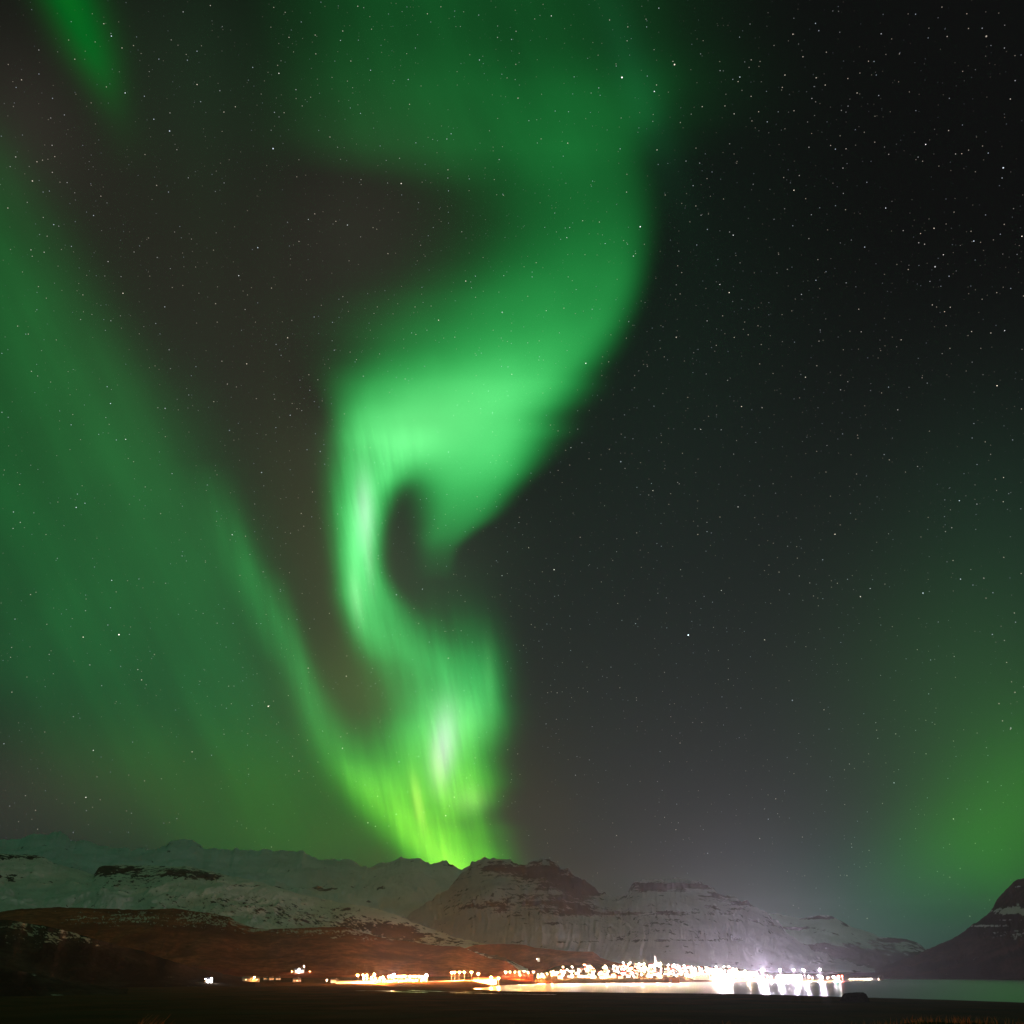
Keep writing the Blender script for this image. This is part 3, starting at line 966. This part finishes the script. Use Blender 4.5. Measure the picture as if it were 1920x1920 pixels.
flood_mast(1352, 2560, 22, 'dazzling floodlight mast at the left of the two brightest glares on the quay', 1.0, 4)
flood_mast(1431, 2600, 24, 'dazzling floodlight mast at the brightest glare of the whole harbour', 1.25, 4)
flood_mast(1463, 2640, 24, 'first floodlight mast right of the brightest harbour glare', .5, 2)
flood_mast(1489, 2650, 26, 'second floodlight mast right of the brightest harbour glare', .55, 2)
flood_mast(1508, 2660, 25, 'third floodlight mast right of the brightest harbour glare', .6, 2)
flood_mast(1539, 2690, 27, 'tallest floodlight mast at the right end of the harbour', .6, 2)
flood_mast(738, 1540, 11, 'floodlight mast making the white glare in the hamlet', .32, 2)
flood_mast(800, 1540, 10, 'floodlight mast making the warm glare at the right end of the hamlet', .18, 2)


def beacon(px, dd, h, mat, label, rad=.8):
    loc = on_ground(px, dd)
    root = thing('harbour_beacon', label, 'beacon', loc, 0)
    MB().tube([(0, 0, -1), (0, 0, h * .6), (0, 0, h)], [.7, .5, .4]).build('tower', M['white_wall'], root)
    ball('lantern', M[mat], (0, 0, h + rad * .8), rad, root)


beacon(1571, 2760, 11, 'lamp_red', 'left of two small red beacons right of the harbour')
beacon(1578, 2790, 11, 'lamp_red', 'right of two small red beacons right of the harbour')
beacon(1567, 2668, 4, 'lamp_green', 'small green beacon low at the harbour mouth', 1.0)
beacon(1645, 3230, 4, 'lamp_dim', 'lone dim beacon at the far tip of the breakwater', .7)


# ------------------------------------------------------------------ houses
def house_proto(wx, wy, h, roof_h, wall, roof, n_win):
    root = thing('house', 'house', 'house', (0, 0, 0))
    MB().box((0, 0, h / 2 - .5), (wx, wy, h + 1)).add([(-wx / 2, -wy / 2, h), (-wx / 2, wy / 2, h), (-wx / 2, 0, h + roof_h - .12)], [(0, 1, 2)]).add(
        [(wx / 2, -wy / 2, h), (wx / 2, wy / 2, h), (wx / 2, 0, h + roof_h - .12)], [(2, 1, 0)]).build('wall', M[wall], root)
    ex, ey, th = wx / 2 + .35, wy / 2 + .4, .18
    k = roof_h / (wy / 2)
    vs = [(sx_, y_, h + roof_h - abs(y_) * k + dz) for sx_ in (-ex, ex) for y_ in (-ey, 0, ey) for dz in (0, th)]
    fs = [(1, 3, 9, 7), (3, 5, 11, 9), (0, 6, 8, 2), (2, 8, 10, 4), (0, 1, 7, 6), (4, 10, 11, 5), (0, 2, 3, 1), (2, 4, 5, 3), (6, 7, 9, 8), (8, 9, 11, 10)]
    rf = MB().add(vs, fs).build('roof', M[roof], root)
    MB().box((wx * .22, 0, h + roof_h + .5), (.7, .7, 1.4)).build('chimney', M['concrete'], rf)
    for i in range(n_win):
        x = (i - (n_win - 1) / 2) * wx / n_win
        MB().box((x, -wy / 2 - .02, h * .55), (1.5, .12, 1.3)).build('window', M['window_lit' if (i + int(wx)) % 2 == 0 else 'glass_dark'], root)
    MB().box((wx * .36, -wy / 2 - .03, 1.0), (1.0, .12, 2.0)).build('door', M['dark_roof'], root)
    return root


hp = [house_proto(12, 8.5, 4.2, 2.6, 'white_wall', 'red_roof', 3), house_proto(10, 8, 5.6, 2.4, 'cream_wall', 'dark_roof', 2), house_proto(14, 9, 3.4, 2.2, 'white_wall', 'dark_roof', 4), house_proto(11, 8, 6, 2.8, 'grey_wall', 'red_roof', 3)]
h_used = set()
h_lab = ['white house with a red roof among the lamps on the town slope', 'tall cream house with a dark roof among the lamps on the town slope',
         'long white house with a dark roof among the lamps on the town slope', 'tall grey house with a red roof among the lamps on the town slope']


def put_house(k, loc, label=None, group='houses on the town slope', rz=None):
    o = hp[k]
    if k in h_used:
        o = copy_tree(o)
    h_used.add(k)
    o.location = loc
    o.rotation_euler.z = face_cam(loc, random.uniform(-.5, .5) if rz is None else rz)
    o['label'] = label or h_lab[k]
    o['category'] = 'house'
    o['group'] = group
    return o


for row in range(6):
    for i in range(26):
        px = 1046 + i * 13.4 + random.uniform(-5, 5)
        if row + random.uniform(-.4, .6) > np.interp(px, *zip(*TOWN)) - .6 or random.random() < .1:
            continue
        if 1238 > px > 1222 and row >= 3:
            continue
        fs_ = float(np.interp(px, *zip(*FS)))
        put_house(random.randrange(4), on_ground(px, fs_ + 110 + row * 72 + random.uniform(-14, 14)))
for i in range(9):
    px = 690 + i * 13 + random.uniform(-3, 3)
    put_house(random.randrange(3), on_ground(px, 1580 + random.uniform(0, 40)), 'low house standing in the bright hamlet left of the causeway', 'houses of the hamlet')

# big buildings
def hall(name, px, dd, sx_, sy_, h, wall, roof, label, cat, lit=0, rz=0.0, pitch=1.6):
    loc = on_ground(px, dd)
    root = thing(name, label, cat, loc, face_cam(loc, rz))
    MB().box((0, 0, h / 2 - .5), (sx_, sy_, h + 1)).build('wall', M[wall], root)
    ex, ey = sx_ / 2 + .4, sy_ / 2 + .4
    vs = [(a_, y_, h + .02 + pitch * (1 - abs(y_) / ey) + dz) for a_ in (-ex, ex) for y_ in (-ey, 0, ey) for dz in (0, .25)]
    fs = [(1, 3, 9, 7), (3, 5, 11, 9), (0, 6, 8, 2), (2, 8, 10, 4), (0, 1, 7, 6), (4, 10, 11, 5), (0, 2, 3, 1), (2, 4, 5, 3), (6, 7, 9, 8), (8, 9, 11, 10)]
    MB().add(vs, fs).build('roof', M[roof], root)
    MB().box((-sx_ * .3, -sy_ / 2 - .05, h * .35), (min(4, sx_ * .2), .14, h * .7)).build('door', M['grey_wall'], root)
    for i in range(lit):
        x = (i + .5) / lit * sx_ * .9 - sx_ * .45
        if abs(x + sx_ * .3) < 3:
            continue
        MB().box((x, -sy_ / 2 - .03, h * .72), (min(2.2, sx_ / lit * .6), .1, 1.2)).build('window', M['window_lit'], root)
    return root


hall('warehouse', 1306, 2520, 70, 24, 11, 'white_wall', 'grey_wall', 'long white fish warehouse at the left end of the blazing quay', 'warehouse', 8)
hall('shed', 1263, 2235, 26, 16, 11, 'orange_lit_wall', 'dark_roof', 'orange lit shed with plain walls at the waterline below the town', 'shed', 0)
hall('warehouse', 1395, 2700, 80, 26, 12, 'white_wall', 'grey_wall', 'white warehouse between the two brightest harbour floodlights', 'warehouse', 8)
hall('warehouse', 1480, 2740, 70, 24, 10, 'white_wall', 'grey_wall', 'white warehouse behind the row of harbour floodlight masts', 'warehouse', 6)
hall('filling_station', 909, 1560, 42, 14, 5.5, 'white_wall', 'red_roof', 'low building with a red roof at the right end of the causeway', 'building', 7, 0, 3.2)
hall('shed', 664, 1560, 60, 12, 4, 'grey_wall', 'dark_roof', 'long dark unlit shed left of the bright hamlet', 'shed', 0)

# white tank on the hillside
loc = hit(1010, 1802.5)
root = thing('water_tank', 'small pale square tank standing alone on the brown hill above the town', 'tank', loc, face_cam(loc))
MB().box((0, 0, 4.2), (8.4, 8.4, 10.4), .8).build('wall', M['white_wall'], root)
MB().box((0, 0, 9.62), (9, 9, .4), .8).build('lid', M['concrete'], root)
MB().tube([(2.5, -4.75, 0), (2.5, -4.75, 10.2)], [.12, .12], 6).build('ladder', M['steel'], root)
ball('lamp', M['lamp_dim'], (-6, -10, 6.0), .55, root)
MB().tube([(-6, -10, -2), (-6, -10, 5.5)], [.12, .1], 6).build('lamp_post', M['steel'], root)

# church
loc = on_ground(1230, float(np.interp(1230, *zip(*FS))) + 430)
root = thing('church', 'white church whose thin pointed spire rises above the lights of the town', 'church', loc, face_cam(loc, .25))
MB().box((5, 6, 4), (11, 18, 10)).build('nave', M['white_wall'], root)
MB().add([(-.9, -3.3, 9), (10.9, -3.3, 9), (5, -3.3, 13), (-.9, 15.3, 9), (10.9, 15.3, 9), (5, 15.3, 13)], [(0, 1, 2), (3, 5, 4), (0, 2, 5, 3), (1, 4, 5, 2), (0, 3, 4, 1)]).build('nave_roof', M['dark_roof'], root)
tw = MB().add([(x, y, z) for z, k in ((-1, 2.9), (17, 2.3)) for x, y in ((-k, -k - 4), (k, -k - 4), (k, k - 4), (-k, k - 4))],
              [(0, 1, 5, 4), (1, 2, 6, 5), (2, 3, 7, 6), (3, 0, 4, 7), (4, 5, 6, 7), (3, 2, 1, 0)]).build('tower', M['white_wall'], root)
MB().add([(-2.4, -6.4, 17.05), (2.4, -6.4, 17.05), (2.4, -1.6, 17.05), (-2.4, -1.6, 17.05), (0, -4, 29)], [(0, 1, 4), (1, 2, 4), (2, 3, 4), (3, 0, 4), (3, 2, 1, 0)]).build('spire', M['white_wall'], tw)
MB().box((0, -6.75, 12), (1.2, .2, 3.2)).build('window', M['window_lit'], tw)
for x in (-9, 9):
    ball('lamp', M['lamp_white'], (x, -14, 1.0), .45, root)


# ------------------------------------------------------------------ farms on the dark plain
def farm(px, py, label, dims, wall, lamps, cat='farmhouse', roof='dark_roof', rz=.2, n_win=2):
    loc = hit(px, py)
    wx, wy, h, rh = dims
    root = house_proto(wx, wy, h, rh, wall, roof, n_win)
    root.name = 'farmhouse' if cat == 'farmhouse' else cat
    root['label'] = label
    root['category'] = cat
    root.location = loc
    root.rotation_euler.z = face_cam(loc, rz)
    for (x, y, z, rad, mat) in lamps:
        MB().tube([(x, y, -1), (x, y, z - rad * .8)], [.12, .1], 6).build('lamp_post', M['steel'], root)
        ball('lamp', M[mat], (x, y, z), rad, root)
    return root


farm(391, 1842, 'farmhouse under the white lamp, leftmost of the lights on the dark plain', (10, 7, 3.2, 2.4), 'white_wall', [(1.5, -8, 5.0, 1.0, 'lamp_farm'), (-7, -8, 4.5, .5, 'lamp_dim')])
farm(470, 1840, 'farmhouse glowing orange under its single lamp', (26, 9, 4, 2.5), 'cream_wall', [(3.4, -6, 5.2, .9, 'lamp_porch')], n_win=3)
for i, px in enumerate((498, 509, 521)):
    farm(px, 1837.5, f'{("left", "middle", "right")[i]} one of three small pale cottages between the orange farm and the hillside farm', (9, 6, 3, 2.4), 'white_wall', [], 'cottage', n_win=1)
farm(560, 1824, 'white farmhouse on the foot of the brown hill with a bright yard lamp', (20, 10, 5, 3), 'white_wall', [(-2, -9, 6.5, 1.0, 'lamp_farm'), (9, -8, 12, .5, 'lamp_dim'), (22, -8, 2.5, .4, 'lamp_porch'), (-16, -8, 2.5, .35, 'lamp_porch')])
farm(556, 1841, 'unlit dark farmhouse in the plain below the hillside farm', (14, 8, 3.6, 2.6), 'grey_wall', [], n_win=1)
farm(627, 1842.5, 'small pale barn in the plain left of the hamlet', (13, 8, 3.6, 2.4), 'white_wall', [], 'barn', n_win=1)
loc = hit(612, 1843)
root = thing('yard_lamp', 'lone tiny white lamp on a post beside the pale barn', 'lamp', loc)
MB().tube([(0, 0, -1), (0, 0, 4.2)], [.12, .1], 6).build('pole', M['steel'], root)
ball('bulb', M['lamp_dim'], (0, 0, 4.8), .6, root)


# ------------------------------------------------------------------ roads, streams
def strip(name, pts, width, mat, lift=.05, n=10):
    vs = []
    P_ = []
    for (a0, d0), (a1, d1) in zip(pts[:-1], pts[1:]):
        for k in range(n):
            f_ = k / n
            P_.append((a0 + (a1 - a0) * f_, d0 + (d1 - d0) * f_))
    P_.append(pts[-1])
    C_ = [on_ground(*p) for p in P_]
    for k, c_ in enumerate(C_):
        d = C_[min(k + 1, len(C_) - 1)] - C_[max(k - 1, 0)]
        s_ = Vector((d.y, -d.x, 0)).normalized() * width / 2
        wv_ = 1 + .35 * math.sin(k * 1.7) if name == 'stream' else 1
        for q in (c_ - s_ * wv_, c_ + s_ * wv_):
            z = max(float(ground_z(q.x, q.y)), 0) + lift
            vs.append((q.x, q.y, z))
    fs = np.array([(2 * i, 2 * i + 1, 2 * i + 3, 2 * i + 2) for i in range(len(C_) - 1)])
    o = mesh_np(name, np.array(vs), fs, mat)
    o['kind'] = 'structure'
    return o


strip('road', [(640, 1530), (760, 1522), (860, 1516), (945, 1528)], 9, M['road_lit'], .25)
strip('stream', [(672, 1000), (720, 960), (765, 900), (800, 880)], 7, mw, .22)
strip('stream', [(770, 1010), (795, 960), (840, 930), (905, 910)], 7, mw, .22)
strip('stream', [(850, 880), (910, 830), (980, 805), (1040, 790)], 8, mw, .22)

# boulder at the edge of the bay
loc = on_ground(1590, 640)
vs, fs = [], []
prof = [(-10.2, 0), (-8.4, 1.9), (-6.6, 4.2), (-5.2, 5.6), (-2, 6.0), (3, 6.1), (7.2, 6.0), (8.9, 5.2), (9.6, 3.6), (10.0, 1.6), (10.3, 0)]
nn = 9
for i, (x, h) in enumerate(prof):
    for j in range(nn):
        f_ = j / (nn - 1)
        y = (f_ - .5) * 12
        hh = h * max(0.0, math.sin(math.pi * f_)) ** .30
        q = fbm(np.array(x * .4 + 3), np.array(y * .4), 4, 91) - .5
        vs.append((x + q * .7, y + q * 1.2, hh + q * .8 - .9 + (0 if 0 < j < nn - 1 else -.8)))
for i in range(len(prof) - 1):
    for j in range(nn - 1):
        fs.append((i * nn + j, (i + 1) * nn + j, (i + 1) * nn + j + 1, i * nn + j + 1))
bo = MB().add(vs, fs).build('boulder', M['rock'], None, True)
bo.location = loc
bo.rotation_euler.z = face_cam(loc)
tag(bo, 'dark flat topped boulder standing on the near shore of the bay', 'boulder')

# ------------------------------------------------------------------ grass of the verge
mgr, t, b = new_mat('red_lit_grass')
g = t.n.new('ShaderNodeNewGeometry')
n = t.noise(g.outputs['Position'], 3.0, 3)
cc = t.mix(t.mapr(n, .35, .65), (.42, .11, .030), (.30, .16, .06))  # red light falling on the verge is put into the blade colours
dif = t.n.new('ShaderNodeBsdfDiffuse')
tr = t.n.new('ShaderNodeBsdfTranslucent')
t.put(dif.inputs[0], cc)
t.put(tr.inputs[0], cc)
mx = t.n.new('ShaderNodeMixShader')
mx.inputs[0].default_value = .5
t.l.new(dif.outputs[0], mx.inputs[1])
t.l.new(tr.outputs[0], mx.inputs[2])
t.l.new(mx.outputs[0], t.n['Material Output'].inputs[0])

clumps = [(222, .10, 30), (262, .16, 110), (280, .20, 150), (300, .20, 120), (318, .19, 60), (338, .17, 35), (470, .10, 60), (492, .09, 50), (650, .05, 50), (730, .05, 40), (960, .08, 80), (1000, .06, 60), (1100, .05, 60), (1250, .05, 60)]
gv, gfx = [], []


def blade(x, y, h, lean, w_):
    z = float(ground_z(x, y)) - .02
    a_ = random.uniform(0, 6.283)
    dx, dy = math.cos(a_), math.sin(a_)
    o = len(gv)
    lx = lean + random.gauss(0, .25)
    for f_ in (0, .4, .75, 1):
        ww = w_ * (1 - f_) + .0006
        bx = x + lx * h * f_ * f_
        by = y + random.gauss(0, .02) * f_
        gv.extend([(bx - dx * ww, by - dy * ww, z + h * f_), (bx + dx * ww, by + dy * ww, z + h * f_)])
    gfx.extend([(o + 2 * k, o + 2 * k + 1, o + 2 * k + 3, o + 2 * k + 2) for k in range(3)])


for px, h, cnt in clumps:
    for _ in range(cnt):
        dd = random.gauss(8.3, .35)
        a_ = float(bearing(px + random.gauss(0, 9)))
        blade(dd * math.sin(a_), dd * math.cos(a_), h * random.uniform(.5, 1.15), .35, .006)
for _ in range(9000):
    dd = random.uniform(6.2, 10.5)
    a_ = random.uniform(-.62, .62)
    blade(dd * math.sin(a_), dd * math.cos(a_), random.uniform(.03, .09), .2, .005)
gr = mesh_np('grass', np.array(gv), np.array(gfx), mgr, smooth=False)
tag(gr, 'dry grass reddened by painted light on the verge at the bottom of the view', 'grass', None, 'stuff')

# ------------------------------------------------------------------ night haze
hb = MB().box((0, 3700, 545), (21600, 21600, 1100))
mh = bpy.data.materials.new('night_haze')
mh.use_nodes = True
mh.node_tree.nodes.clear()
t = NT(mh.node_tree)
pv = t.n.new('ShaderNodeVolumePrincipled')
pv.inputs['Color'].default_value = (.88, .90, .96, 1)
pv.inputs['Density'].default_value = 1.7e-5
pv.inputs['Anisotropy'].default_value = .74
oo = t.n.new('ShaderNodeOutputMaterial')
t.l.new(pv.outputs[0], oo.inputs['Volume'])
hz = hb.build('haze', mh)
hz['kind'] = 'stuff'
